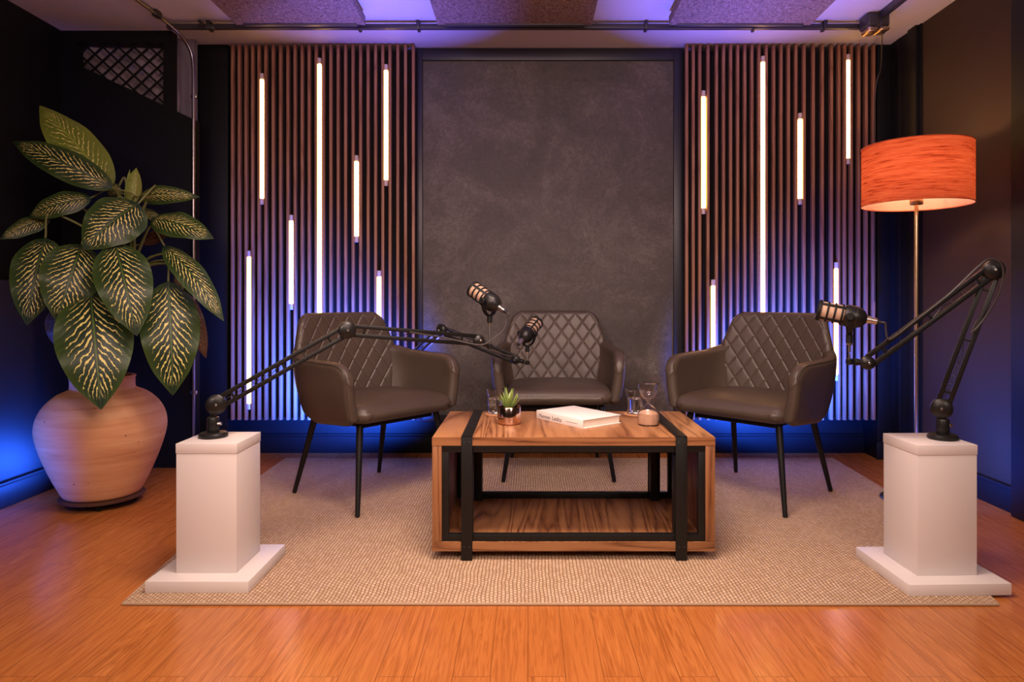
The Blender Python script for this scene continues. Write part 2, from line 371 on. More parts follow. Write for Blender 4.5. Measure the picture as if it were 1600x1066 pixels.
# ------------------------------------------------------------------ the room
ZC = 2.37; XL = -2.53; XLL = -2.31; XR = 2.08; YB = 4.07; YLB = 3.70
def S(name, mb, m, **kw): return tag(mb.build(name, m, **kw), kind='structure')
S('floor', MB().box(-2.7, 2.3, -1.6, 4.25, -0.06, 0.0), M['floor'], smooth=False)
S('ceiling', MB().box(-2.7, 2.3, -1.6, 4.25, ZC, ZC+0.06), M['ceiling'], smooth=False)
S('wall_back', MB().box(-1.95, XR+0.1, YB, YB+0.1, 0, ZC), M['black_wall'], smooth=False)
S('wall_right', MB().box(XR, XR+0.1, -1.6, YB+0.1, 0, ZC), M['side_wall'], smooth=False)
S('wall_left', MB().prism_xz([(XL-0.1, 0), (XLL, 0), (XLL, 1.0), (XL, 1.02), (XL, ZC), (XL-0.1, ZC)], -1.6, YLB+0.1), M['black_wall'], smooth=False)
S('wall_front', MB().box(-2.7, 2.3, -1.7, -1.6, 0, ZC), M['side_wall'], smooth=False)
# left rear wall, cut away on a slant under the lattice opening
xa = lambda px, D=YLB: (px-CX)*D/F
za = lambda py, D=YLB: CAMH-(py-CY)*D/F
S('wall_left_rear', MB().prism_xz([(XL-0.05, 0), (xa(304), 0), (xa(304), za(187)), (xa(268), za(170)), (xa(119), za(100)), (xa(119), ZC), (XL-0.05, ZC)], YLB, YLB+0.06)
  .prism_xz([(xa(119), za(67)), (xa(268), za(67)), (xa(268), ZC), (xa(119), ZC)], YLB, YLB+0.06)
  .prism_xz([(xa(255), za(163.5)), (xa(268), za(170)), (xa(268), za(66)), (xa(255), za(66))], YLB+0.001, YLB+0.059), M['black_wall'], smooth=False)
S('wall_alcove', MB().box(XL, xa(306, 3.84), 3.82, 3.86, 1.6, ZC).box(-1.95, -1.90, 3.86, YB, 0, ZC), M['grey_wall'], smooth=False)
S('trim_1', MB().box(xa(308, 3.9), xa(356, 3.9), 3.90, YB, 0, ZC, 0.004), M['black_wall'])
S('trim_2', MB().box(1.995, XR, 3.90, YB, 0, ZC, 0.004), M['black_wall'])
S('trim_3', MB().box(XR-0.025, XR, 3.62, 3.70, 0.0, ZC, 0.003).box(XR-0.012, XR, 3.80, 3.84, 0.0, ZC, 0.003), M['black_wall'])
S('trim_5', MB().box(XR-0.008, XR, 3.60, 3.90, 0.115, ZC), M['black_wall'], smooth=False)
S('trim_4', MB().box(XR-0.045, XR, 2.40, 2.88, 0.0, ZC, 0.004), M['black_wall'])
def base_prof(x0, x1, y0, y1, side):
    mb = MB()
    if side == 'back':
        mb.box(x0, x1, YB-0.018, YB, 0, 0.098, 0.003).box(x0, x1, YB-0.026, YB, 0.098, 0.115, 0.005)
    elif side == 'right':
        mb.box(XR-0.018, XR, y0, y1, 0, 0.098, 0.003).box(XR-0.026, XR, y0, y1, 0.098, 0.115, 0.005)
    elif side == 'left':
        mb.box(XLL, XLL+0.018, y0, y1, 0, 0.098, 0.003).box(XLL, XLL+0.026, y0, y1, 0.098, 0.115, 0.005)
    return mb
S('baseboard_back', base_prof(xa(356, 3.9), 1.995, 0, 0, 'back'), M['black_wall'])
S('baseboard_right', base_prof(0, 0, 2.88, 3.62, 'right').box(1.985, XR, 3.885, 3.9, 0, 0.10, 0.003), M['black_wall'])
S('baseboard_left', base_prof(0, 0, -1.5, YLB, 'left'), M['black_wall'])
# lattice
mb = MB(); x0, x1, zt = xa(119), xa(256), za(66)
def zbot(x): t = (x-xa(119))/(xa(256)-xa(119)); return za(100)*(1-t)+za(163.5)*t
step = 0.078
for sgn in (1, -1):
    for kk in range(-30, 40):
        c0 = kk*step*1.0
        pts = []
        for i in range(0, 241):
            x = x0+(x1-x0)*i/240; z = zt-0.6+c0+sgn*(x-x0)*0.92
            if zbot(x)-0.005 < z < zt+0.005: pts.append((x, z))
        if len(pts) > 4:
            a, b = pts[0], pts[-1]; yy = YLB+0.022+(0.006 if sgn > 0 else 0)
            mb.beam((a[0], yy, a[1]), (b[0], yy, b[1]), (0, 0.003, 0), Vector((-(b[1]-a[1]), 0, b[0]-a[0])).normalized()*0.0048, 0)
lat = mb.build('lattice_screen', M['matte_black'])
tag(lat, 'black diagonal lattice screen in the upper left wall opening', 'lattice screen')
# rumpled cloth behind the lattice
cl = MB(); nx, nz_ = 40, 24
for j in range(nz_+1):
    for i in range(nx+1):
        x = xa(100)+(xa(266)-xa(100))*i/nx; z = za(176)+(za(56)-za(176))*j/nz_
        cl.v.append((x, 3.785+0.012*math.sin(x*26+z*13)+0.010*math.sin(z*31-x*11), z))
for j in range(nz_):
    for i in range(nx): a = j*(nx+1)+i; cl.f.append((a, a+1, a+nx+2, a+nx+1))
tag(cl.build('cloth_sheet', mat('mauve_grey_cloth', (0.30, 0.24, 0.25), 0.9)), 'mauve grey rumpled cloth sheet behind the black lattice', 'cloth', )

# ------------------------------------------------------------------ rug
rp = [(P(192, 946, 1), 946), (P(1559, 947, 1), 947), (P(1301, 718, 1), 718), (P(446, 718.5, 1), 718.5)]
def floorpt(px, py): D = CAMH*F/(py-CY); return ((px-CX)*D/F, D)
corners = [floorpt(192, 946), floorpt(1559, 947), floorpt(1387, 770), floorpt(1301, 718), floorpt(446, 718.5), floorpt(407, 746)]
rug = thing('woven_rug', (0.15, 2.9, 0), 0, 'large beige woven rug under the coffee table and chairs', 'rug')
MB().prism(corners, 0.0, 0.009).build('rug_body', M['rug'], rug, (0.15, 2.9, 0), smooth=False)
e = MB(); loop = [Vector((x, y, 0.0045)) for x, y in corners]
for a, b in zip(loop, loop[1:]+loop[:1]):
    e.tube([a, b], 0.0045, 8)
e.build('binding_edge', M['rug_edge'], rug, (0.15, 2.9, 0))
RZ = 0.009
# ------------------------------------------------------------------ slat panels
YS = 3.88
tubesL = [(409, 115, 320), (499, 91, 560), (603, 101, 291), (557, 243, 379), (455, 336, 484), (389, 392, 640), (592.5, 423, 600)]
tubesR = [(1099, 142, 335), (1192, 88, 640), (1250, 177, 320), (1325, 85, 257), (1114.5, 437, 640), (1307, 410, 595)]
def slatpanel(px0, px1, tubes, label):
    n = 26; pitch = (px1-px0)/(n-1)
    anchors = [(0, px0)]
    for t in sorted(tubes): anchors.append((round((t[0]-px0)/pitch-0.5)+0.5, t[0]))
    anchors.append((n-1, px1))
    xs = [np.interp(i, [a for a, _ in anchors], [b for _, b in anchors]) for i in range(n)]
    X0 = (xs[0]-CX)*YS/F-0.012; X1 = (xs[-1]-CX)*YS/F+0.012
    zt = ZC-0.006; zb = CAMH+(CY-657)*YS/F
    t = thing('slat_wall_panel', ((X0+X1)/2, YS+0.05, zb), 0, label, 'wall panel', 'wooden slat panels')
    org = t.location
    b = MB().box(X0, X1, YS+0.030, YS+0.042, zb+0.01, zt-0.03); b.build('backing_board', M['backing'], t, org, smooth=False)
    s = MB()
    for px in xs:
        X = (px-CX)*YS/F
        s.box(X-0.0082, X+0.0082, YS, YS+0.030, zb, zt, 0.003, None, 2)
    s.build('slats', M['slat'], t, org)
    MB().box(X0+0.01, X1-0.01, YS+0.042, YB, zb+0.3, zb+0.34).box(X0+0.01, X1-0.01, YS+0.042, YB, zt-0.4, zt-0.36).build('mounting_rail', M['matte_black'], t, org)
slatpanel(362.5, 645.5, tubesL, 'vertical wooden slat wall panel left of the dark centre panel')
slatpanel(1073.5, 1366, tubesR, 'vertical wooden slat wall panel right of the dark centre panel')
desc = {409: 'lit vertical tube, long, high near the left end of the left slat panel',
 499: 'tallest lit tube in the left slat panel, ending behind the left chair',
 603: 'lit tube high up in the left slat panel, nearest the dark centre panel',
 557: 'short lit tube at mid height in the left panel, right of the tallest tube',
 455: 'short lit tube just left of the tallest tube in the left slat panel',
 389: 'leftmost lit tube, low in the left slat panel, crossed by the boom arm',
 592.5: 'lit tube low in the left slat panel, rising behind the left chair corner',
 1099: 'lit tube high in the right slat panel, nearest the dark centre panel',
 1192: 'tallest lit tube in the right slat panel, reaching behind the right chair',
 1250: 'shortest lit tube in the right slat panel, right of the tallest tube',
 1325: 'lit tube high at the right end of the right slat panel, near the lamp shade',
 1114.5: 'lit tube low in the right slat panel, rising behind the right chair arm',
 1307: 'lit tube low in the right slat panel, behind the right microphone'}
for px, y0, y1 in tubesL+tubesR:
    Dt = YS+0.012; X = (px-CX)*Dt/F; z1 = CAMH-(y0-CY)*Dt/F; z0 = CAMH-(y1-CY)*Dt/F
    t = thing('led_tube', (X, Dt, z0), 0, desc[px], 'light tube', 'lit tubes set between the wall slats')
    L = z1-z0; cp = 0.036
    def cyl(a, b, r): return MB().lathe([(0, a), (r*0.8, a), (r, a+0.002), (r, b-0.002), (r*0.8, b), (0, b)], 20)
    cyl(cp, L-cp, 0.0128).build('light_body', M['tube_lit'], t)
    for a, b in ((0, cp-0.001), (L-cp+0.001, L)): cyl(a, b, 0.0124).build('end_cap', M['tube_cap'], t)

# centre panel
YP = 3.95
t = thing('centre_wall_panel', (xa(858, YP), YP, 0.2), 0, 'dark mottled plaster wall panel in a black frame behind the middle chair', 'wall panel')
X0, X1, X2, X3 = xa(649, YP), xa(660, YP), xa(1053, YP), xa(1068, YP); zt = ZC-0.004; zi = za(94, YP); zb = za(660, YP)
MB().box(X1-0.01, X2+0.01, YP+0.018, YP+0.03, zb+0.02, zi+0.01).build('plaster_board', M['plaster'], t, t.location, smooth=False)
MB().box(X0, X1, YP, YP+0.06, zb, zt, 0.004).box(X2, X3, YP, YP+0.06, zb, zt, 0.004).box(X1-0.002, X2+0.002, YP, YP+0.06, zi, zt, 0.004).box(X1-0.002, X2+0.002, YP, YP+0.06, zb, zb+0.04, 0.004).build('panel_frame', M['panel_frame'], t, t.location)
MB().box(X0+0.1, X3-0.1, YP+0.06, YB, 0.6, 0.64).box(X0+0.1, X3-0.1, YP+0.06, YB, 1.9, 1.94).build('mounting_rail', M['matte_black'], t, t.location)

# ------------------------------------------------------------------ ceiling things
def ctile(a, b, lab, yb=3.45):
    z = 2.30
    X0 = (a-CX)*yb/F; X1 = (b-CX)*yb/F
    t = thing('acoustic_ceiling_board', ((X0+X1)/2, 2.7, z), 0, lab, 'ceiling board', 'speckled felt boards hung under the ceiling')
    MB().box(X0, X1, 2.1, yb, z, z+0.045, 0.002).build('felt_board', M['felt'], t, t.location)
    for X in (X0+0.06, X1-0.06):
        for y in (2.3, yb-0.12): MB().tube([(X, y, z+0.04), (X, y, ZC)], 0.004, 8).build('hanger_rod', M['steel'], t, t.location)
    MB().box(X0+0.04, X1-0.04, yb-0.02, yb+0.008, z-0.006, z+0.004, 0.001).build('edge_strip', M['track'], t, t.location)
ctile(370, 571, 'speckled brown ceiling board above the left slat panel')
ctile(684, 925, 'speckled brown ceiling board above the dark centre panel')
ctile(1045, 1266, 'speckled brown ceiling board above the right slat panel')
zt_ = ZC-0.028
tr = thing('ceiling_track', (0.1, 3.58, zt_), 0, 'thin dark rail running across the ceiling in front of the slat panels', 'ceiling rail')
MB().box(xa(262, 3.58), xa(1352, 3.58), 3.565, 3.595, zt_-0.012, zt_+0.012, 0.002).build('rail', M['track'], tr, tr.location)
for px in (325, 560, 653, 1010, 1180, 1290): MB().box(xa(px, 3.56)-0.008, xa(px, 3.56)+0.008, 3.555, 3.61, zt_-0.018, ZC, 0.002).build('clip', M['gunmetal'], tr, tr.location)
pipe = thing('metal_conduit', (-1.86, 3.6, 0), 0, 'thin shiny conduit pipe running down the left corner from the ceiling', 'pipe')
zz = ZC-0.02
pts = [(-1.872, 1.6, zz), (-1.872, 3.35, zz), (-1.868, 3.50, zz-0.003), (-1.84, 3.62, zz-0.035), (-1.815, 3.672, zz-0.10), (-1.808, 3.685, zz-0.17), (-1.806, 3.686, zz-0.3), (-1.806, 3.686, 1.2), (-1.806, 3.686, 0.02)]
MB().tube([pts[0]]+bez(pts[1:-1], 42)+[pts[-1]], 0.0085, 12).build('pipe', M['chrome'], pipe, pipe.location)
for z in (0.4, 1.3, 2.0): MB().box(-1.822, -1.790, 3.684, 3.70, z, z+0.02, 0.002).build('pipe_strap', M['steel'], pipe, pipe.location)
MB().box(-1.885, -1.859, 3.42, 3.47, zz-0.012, ZC, 0.002).build('ceiling_clamp', M['gunmetal'], pipe, pipe.location)
# small clamp where the pipe meets the rail
cc_ = MB(); a = P(322, 38, 3.5)
cc_.beam(P(311, 32, 3.5), P(322, 42, 3.5), (0.006, 0, 0.006), (0, 0.008, 0)).beam(P(318, 41, 3.5), P(336, 44, 3.5), (0, 0, 0.008), (0, 0.008, 0)).disc(P(322, 43, 3.49), (1, 0, 0), 0.009, 0.02)
cl_o = cc_.build('rail_clamp', M['gunmetal']); tag(cl_o, 'small dark metal clamp on the ceiling rail left of the first felt board', 'clamp')
# fixture at right
fx = P(1366, 44, 3.5)
t = thing('track_junction_box', (fx.x, fx.y, ZC), 0, 'dark rounded junction box under the ceiling above the right slat panel', 'ceiling fitting')
MB().box(fx.x-0.058, fx.x+0.058, fx.y-0.05, fx.y+0.05, ZC-0.075, ZC, 0.016, None, 4).build('housing', M['track'], t, t.location)
MB().box(fx.x-0.056, fx.x-0.004, fx.y-0.054, fx.y+0.03, ZC-0.100, ZC-0.074, 0.010, None, 3).box(fx.x+0.004, fx.x+0.056, fx.y-0.054, fx.y+0.03, ZC-0.094, ZC-0.074, 0.010, None, 3).build('lamp_socket', M['brass'], t, t.location)
MB().tube(bez([(fx.x+0.004, fx.y-0.056, ZC-0.04), (fx.x+0.006, fx.y-0.062, ZC-0.08), (xa(1368, 3.86), 3.80, ZC-0.16), (xa(1368, 3.86), 3.87, 2.0), (xa(1368, 3.86), 3.87, 0.9)], 30), 0.0035, 8).build('cable', M['cable'], t, t.location)
MB().box(fx.x-0.0, fx.x+0.034, 1.6, fx.y-0.05, ZC-0.03, ZC, 0.002).build('track_arm', M['track'], t, t.location)

# ------------------------------------------------------------------ chairs
def slab(rows, q_of, pl, pr, nx, ny, T, er, mapf, disp=None, side_T=None):
    """two-sided pillow surface; q rows, p columns; thickness rounds off within er of the outline"""
    qs = rows
    out = []
    Q = np.array(qs); PL = np.array([pl(q) for q in qs]); PR = np.array([pr(q) for q in qs])
    olx = np.concatenate([PL, PR, np.linspace(PL[0], PR[0], 60), np.linspace(PL[-1], PR[-1], 60)])
    oly = np.concatenate([Q, Q, np.full(60, Q[0]), np.full(60, Q[-1])])
    cols = (1-np.cos(np.linspace(0, PI, nx+1)))/2*0.55+np.linspace(0, 1, nx+1)*0.45
    vs = []; fs = []; idx = {}
    m = len(qs)
    for sidei in (0, 1):
        for i in range(m):
            for j in range(nx+1):
                edge = i in (0, m-1) or j in (0, nx)
                if sidei == 1 and edge: idx[(1, i, j)] = idx[(0, i, j)]; continue
                p = PL[i]+(PR[i]-PL[i])*cols[j]; q = Q[i]
                d = 0.0 if edge else math.sqrt(np.min((olx-p)**2+(oly-q)**2))
                r = min(d/er, 1.0); h = T/2*math.sqrt(max(0, 1-(1-r)**2))
                if sidei == 0 and disp is not None: h += disp(p, q)*min(1, d/(er*1.2))
                idx[(sidei, i, j)] = len(vs); vs.append(mapf(p, q, h if sidei == 0 else -h))
    for sidei in (0, 1):
        for i in range(m-1):
            for j in range(nx):
                f = (idx[(sidei, i, j)], idx[(sidei, i, j+1)], idx[(sidei, i+1, j+1)], idx[(sidei, i+1, j)])
                fs.append(f if sidei == 0 else f[::-1])
    return vs, fs
def cosrows(a, b, n, mixv=0.6):
    t = np.linspace(0, 1, n+1); t = ((1-np.cos(t*PI))/2)*mixv+t*(1-mixv); return list(a+(b-a)*t)
BT = 0.84
def back_half(z):       # half width of backrest at height z
    t = (z-0.40)/(BT-0.40)
    w_ = np.interp(z, [0.40, 0.50, 0.62, 0.68, 0.78, BT], [0.235, 0.255, 0.285, 0.283, 0.250, 0.232])
    r = 0.055
    if z > BT-r: w_ = w_-r+math.sqrt(max(0, r*r-(z-(BT-r))**2))
    return w_
def back_y(x, z):        # centre surface of backrest in chair local space (front is -y)
    return 0.185+0.085*max(0, (z-0.42)/0.42)-0.55*x*x-0.0
def quilt(x, z):
    a = 0.0775; b = 0.107
    if z < 0.44: return 0
    u = (x/a+(z-0.45)/b); v = (x/a-(z-0.45)/b)
    du = abs(u-round(u)); dv = abs(v-round(v)); d = min(du, dv)*0.0628
    edge = back_half(z)*0.97
    return 0.0042*(1-math.exp(-(d/0.0031)**2))+0.0009*min(1, d/0.022)-0.003
def make_chair(loc, rz, label):
    t = thing('quilted_armchair', loc, rz, label, 'chair', 'quilted leather armchairs around the coffee table')
    vs, fs = slab(cosrows(0.40, BT, 190, 0.15), None, lambda z: -back_half(z), back_half, 210, 0, 0.052, 0.03,
                  lambda x, z, h: (x, back_y(x, z)-h, z+0.18*h), quilt)
    mb = MB(); mb.add(vs, fs); mb.build('backrest', M['leather'], t, ang=80)
    # arms
    path = [(0.298, -0.262), (0.312, -0.15), (0.316, 0.0), (0.300, 0.12), (0.262, 0.195), (0.225, 0.225)]
    pv = bez([Vector((x, y, 0)) for x, y in path], 60); cum = [0]
    for a, b in zip(pv, pv[1:]): cum.append(cum[-1]+(b-a).length)
    Lt = cum[-1]
    px_ = np.array([p.x for p in pv]); py_ = np.array([p.y for p in pv])
    for sgn in (-1, 1):
        def top(u):
            zt = np.interp(u, [0, 0.12, 0.34, 0.46, Lt], [0.636, 0.642, 0.648, 0.675, 0.70])
            r = 0.085
            if u < r: zt = zt-r+math.sqrt(max(0, r*r-(r-u)**2))
            return zt
        def bot(u): return np.interp(u, [0, 0.05, 0.25, 0.42, Lt], [0.395, 0.372, 0.362, 0.385, 0.42])
        def mp(p, q, h):
            x = np.interp(q, cum, px_); y = np.interp(q, cum, py_)
            e_ = 0.01; tx = np.interp(q+e_, cum, px_)-np.interp(q-e_, cum, px_); ty = np.interp(q+e_, cum, py_)-np.interp(q-e_, cum, py_)
            if q+e_ > Lt or q-e_ < 0: pass
            l = math.hypot(tx, ty) or 1; nx_, ny_ = ty/l, -tx/l
            lean = (p-0.5)*0.10-0.012
            bulge = 0.010*math.sin(PI*min(1, max(0, (p-0.38)/0.27)))
            tuck = min(1, max(0, (q-0.2)/0.25)); tuck = tuck*tuck*(3-2*tuck)*(p-0.66)*0.22
            return (sgn*(x+nx_*(h+bulge)+lean), y+ny_*(h+bulge)+tuck, p)
        vs, fs = slab(cosrows(0, Lt, 50, 0.5), None, bot, top, 30, 0, 0.056, 0.03, mp)
        if sgn > 0: fs = [f[::-1] for f in fs]
        mb = MB(); mb.add(vs, fs); ar = mb.build('armrest', M['leather'], t, ang=80)
        # double piping seam round the front face
        pp = []
        for i in range(0, 19):
            z = 0.40+(0.56-0.40)*i/18; pp.append((z, 0.004))
        pt = []
        for z, u in pp: pt.append(mp(z, 0.012, 0.0205))
        for i in range(0, 12):
            a = PI/2*i/11; pt.append(mp(0.556+0.073*math.sin(a), 0.085-0.073*math.cos(a), 0.0225))
        for u in (0.12, 0.18, 0.25, 0.32, 0.36): pt.append(mp(top(u)-0.010, u, 0.0225))
        MB().tube(pt, 0.0022, 6).build('piping', M['piping'], ar)
    # seat
    def sl(y):
        w_ = np.interp(y, [-0.285, -0.2, 0.0, 0.21], [0.268, 0.276, 0.272, 0.235]); r = 0.05
        if y < -0.285+r: w_ = w_-r+math.sqrt(max(0, r*r-(-0.285+r-y)**2))
        return w_
    def sm(x, y, h):
        crown = 0.018*(1-(x/0.27)**2)*(1-((y+0.03)/0.26)**2) if h > 0 else 0
        z0 = 0.418+0.006*math.sin(x*9)*0
        drop = 0.018*max(0, (-y-0.15)/0.13)**2
        return (x, y, z0+h*(1.0 if h > 0 else 0.9)+crown-(drop if h > 0 else -0.0))
    vs, fs = slab(cosrows(-0.285, 0.21, 44, 0.6), None, lambda y: -sl(y), sl, 44, 0, 0.088, 0.042, lambda x, y, h: sm(x, y, h), None)
    mb = MB(); mb.add(vs, fs); mb.build('seat', M['leather'], t, ang=80)
    MB().box(-0.20, 0.20, -0.20, 0.17, 0.350, 0.385, 0.008).build('underframe', M['matte_black'], t)
    for sx in (-1, 1):
        for (yt, yb, xt, xb) in ((-0.20, -0.265, 0.215, 0.275), (0.15, 0.262, 0.20, 0.245)):
            MB().tube([(sx*xt, yt, 0.385), (sx*xt+(sx*(xb-xt))*0.5, (yt+yb)/2, 0.19), (sx*xb, yb, 0.003)], [0.0155, 0.0130, 0.0100], 16).build('leg', M['black_metal'], t)
    return t
def copy_tree(o, loc, rz, label):
    c = o.copy(); C.objects.link(c); c.location = loc; c.rotation_euler = (0, 0, rz); c['label'] = label
    for ch in o.children:
        d = ch.copy(); C.objects.link(d); d.parent = c
        for g in ch.children: h = g.copy(); C.objects.link(h); h.parent = d
    return c
ch = make_chair((0.152, 3.645, RZ), 0.0, 'dark brown quilted leather armchair, the middle one, facing the coffee table head-on')
copy_tree(ch, (-0.735, 3.215, RZ), math.atan2(0.768, 0.64), 'dark brown quilted leather armchair on the left, behind the long boom arm')
copy_tree(ch, (1.068, 3.215, RZ), -math.atan2(0.72, 0.69), 'dark brown quilted leather armchair on the right, beside the floor lamp')

# ------------------------------------------------------------------ coffee table
TX0, TX1, TY0, TY1 = -0.333, 0.650, 2.372, 2.915
tc = ((TX0+TX1)/2, (TY0+TY1)/2, RZ)
t = thing('coffee_table', tc, 0, 'low walnut coffee table with black metal straps and an open shelf', 'coffee table')
MB().box(TX0, TX1, TY0, TY1, 0.407, 0.437, 0.0015).build('tabletop', M['walnut'], t, tc)
MB().box(TX0, TX1, TY0, TY1, 0.040, 0.073, 0.0015).build('shelf', M['walnut'], t, tc)
for a, b in ((TX0, TX0+0.033), (TX1-0.033, TX1)):
    MB().box(a, b, TY0, TY1, 0.0735, 0.4065, 0.001).build('side_panel', M['walnut_z'], t, tc)
MB().box(TX0-0.0004, TX1+0.0004, TY0-0.0012, TY0-0.0002, 0.4075, 0.4365).build('front_edge_band', M['walnut_x'], t, tc)
MB().box(TX0, TX1, TY0-0.0012, TY0-0.0002, 0.041, 0.0725).build('front_edge_band', M['walnut_x'], t, tc)
for y0, y1 in ((TY0+0.004, TY0+0.028), (TY1-0.028, TY1-0.004)):
    mb = MB(); a, b = TX0+0.0335, TX1-0.0335
    mb.box(a, b, y0, y1, 0.383, 0.4065, 0.0015).box(a, b, y0, y1, 0.0735, 0.097, 0.0015).box(a, a+0.024, y0, y1, 0.095, 0.385, 0.0015).box(b-0.024, b, y0, y1, 0.095, 0.385, 0.0015)
    mb.build('metal_frame', M['black_metal'], t, tc)
for a, b in ((-0.232, -0.193), (0.512, 0.552)):
    mb = MB()
    mb.box(a, b, TY0-0.006, TY0-0.0013, RZ, 0.441, 0.0012).box(a, b, TY1+0.0002, TY1+0.005, RZ, 0.441, 0.0012).box(a, b, TY0-0.006, TY1+0.005, 0.4372, 0.441, 0.0012)
    mb.box(a+0.002, b-0.002, TY0-0.004, TY0+0.03, RZ, 0.0395, 0.001).box(a+0.002, b-0.002, TY1-0.03, TY1+0.004, RZ, 0.0395, 0.001)
    st = mb.build('metal_strap', M['black_metal'], t, tc)
    for z in (0.42, 0.057):
        for x in (a+0.011, b-0.011): MB().disc((x, TY0-0.0065, z), (0, 1, 0), 0.0022, 0.002, 0.0005, 12).build('screw', M['gunmetal'], st, tc)
    for y0 in (TY0+0.03, TY1-0.062):
        MB().box(a, b, y0, y0+0.03, 0.0735, 0.4065, 0.001).build('inner_post', M['black_metal'], t, tc)
TZ = 0.437
# ------------------------------------------------------------------ things on the table
def at_table(px, py_base, z=TZ): D = (CAMH-z)*F/(py_base-CY); return D, (px-CX)*D/F
# book
bu = Vector((0.60, -0.80, 0)).normalized(); bv = Vector((0.80, 0.60, 0)).normalized()
bc = Vector((0.197, 2.69, TZ)); L, W, H = 0.280, 0.196, 0.033
book = thing('hardcover_book', bc, math.atan2(bu.y, bu.x), 'thick white hardcover book lying flat in the middle of the coffee table', 'book')
x0, x1, y0, y1 = -L/2, L/2, -W/2, W/2
MB().box(x0, x1, y0, y1, 0, 0.0028, 0.0006).box(x0, x1, y0, y1, H-0.0028, H, 0.0006).box(x0, x1, y0-0.001, y0+0.0025, 0.0, H, 0.001).build('cover', M['paper_white'], book)
MB().box(x0+0.004, x1-0.004, y0+0.0026, y1-0.006, 0.0029, H-0.0029, 0.0).build('pages', M['pages'], book, smooth=False)
def text_mesh(txt, size, ext, Mx, m, parent, name):
    cu = bpy.data.curves.new(name, 'FONT'); cu.body = txt; cu.size = size; cu.extrude = ext; cu.resolution_u = 3
    ob = bpy.data.objects.new('tmp', cu); C.objects.link(ob)
    dg = bpy.context.evaluated_depsgraph_get(); me = bpy.data.meshes.new_from_object(ob.evaluated_get(dg))
    bpy.data.objects.remove(ob); me.transform(Mx); me.materials.clear(); me.materials.append(m); me.name = name
    o = bpy.data.objects.new(name, me); C.objects.link(o); o.parent = parent; return o
R90 = Matrix.Rotation(PI/2, 4, 'X')
text_mesh('Mumman', 0.019, 0.0003, Matrix.Translation((x0+0.018, y0-0.0012, 0.009)) @ R90, M['ink'], book, 'spine_lettering')
text_mesh('Lesltu', 0.024, 0.0003, Matrix.Translation((x0+0.100, y0-0.0012, 0.008)) @ R90, M['ink'], book, 'spine_title')
MB().box(x0+0.185, x0+0.25, y0-0.0014, y0-0.0008, 0.0145, 0.0157).build('spine_rule', M['ink'], book)
mb = MB()
for (cx_, cy_, r_, a0, a1) in ((-0.02, 0.045, 0.03, 0.3, 3.4), (-0.07, -0.01, 0.022, -0.5, 4.2), (0.03, 0.0, 0.034, 1.2, 5.4), (0.075, -0.03, 0.024, 0, 5.2), (-0.02, -0.045, 0.02, 2.2, 6.8), (0.03, 0.06, 0.018, 0, 4)):
    mb.tube([(cx_+r_*math.cos(a0+(a1-a0)*i/16)*1.2, cy_+r_*0.6*math.sin(a0+(a1-a0)*i/16), H) for i in range(17)], 0.0007, 5)
mb.build('cover_print', M['faint'], book)
# copper cup with succulent
D = 2.625; pc = Vector(((795.5-CX)*D/F, D, TZ))
t = thing('succulent_in_cup', pc, 0, 'small green succulent in a polished copper cup on the coffee table', 'potted succulent')
MB().lathe([(0, 0), (0.038, 0), (0.0435, 0.004), (0.0455, 0.012), (0.0455, 0.066), (0.0445, 0.0675), (0.0432, 0.066), (0.0430, 0.055), (0, 0.055)], 56).build('cup', M['copper'], t)
MB().lathe([(0.0428, 0.054), (0.03, 0.058), (0, 0.060)], 24).build('soil', M['soil'], t)
def spike(base, dirv, L_, w_, curl):
    mb = MB(); n = 12; dirv = Vector(dirv).normalized(); up = Vector((0, 0, 1))
    side = dirv.cross(up).normalized(); pts = []
    for i in range(n+1):
        u = i/n; c = Vector(base)+dirv*L_*u+up*curl*u*u
        wd = w_*(0.55+0.9*u-0.2*u*u)*(1-u**2.2)+0.0002
        nrm = side.cross(dirv).normalized()
        for (a, b) in ((-1, 0.12), (-0.5, -0.22), (0, -0.38), (0.5, -0.22), (1, 0.12), (0.5, 0.12), (0, -0.02), (-0.5, 0.12)):
            pts.append(c+side*a*wd+nrm*(-b)*wd*-1)
    fs = []
    for i in range(n):
        for k_ in range(8): j = (k_+1) % 8; fs.append((i*8+k_, i*8+j, (i+1)*8+j, (i+1)*8+k_))
    fs.append(tuple(range(7, -1, -1))); fs.append(tuple(range(n*8, n*8+8)))
    return mb.add(pts, fs)
for ring, (cnt, tilt, L_, w_) in enumerate(((8, 0.85, 0.062, 0.0085), (7, 0.5, 0.072, 0.0085), (4, 0.18, 0.080, 0.0075))):
    for i in range(cnt):
        a = 2*PI*i/cnt+ring*0.5; L2 = L_*random.uniform(0.88, 1.08)
        d = (math.cos(a)*math.sin(tilt), math.sin(a)*math.sin(tilt), math.cos(tilt))
        spike((math.cos(a)*0.006, math.sin(a)*0.006, 0.056), d, L2, w_, 0.006 if ring else 0.016).build('leaf', M['succulent'], t)
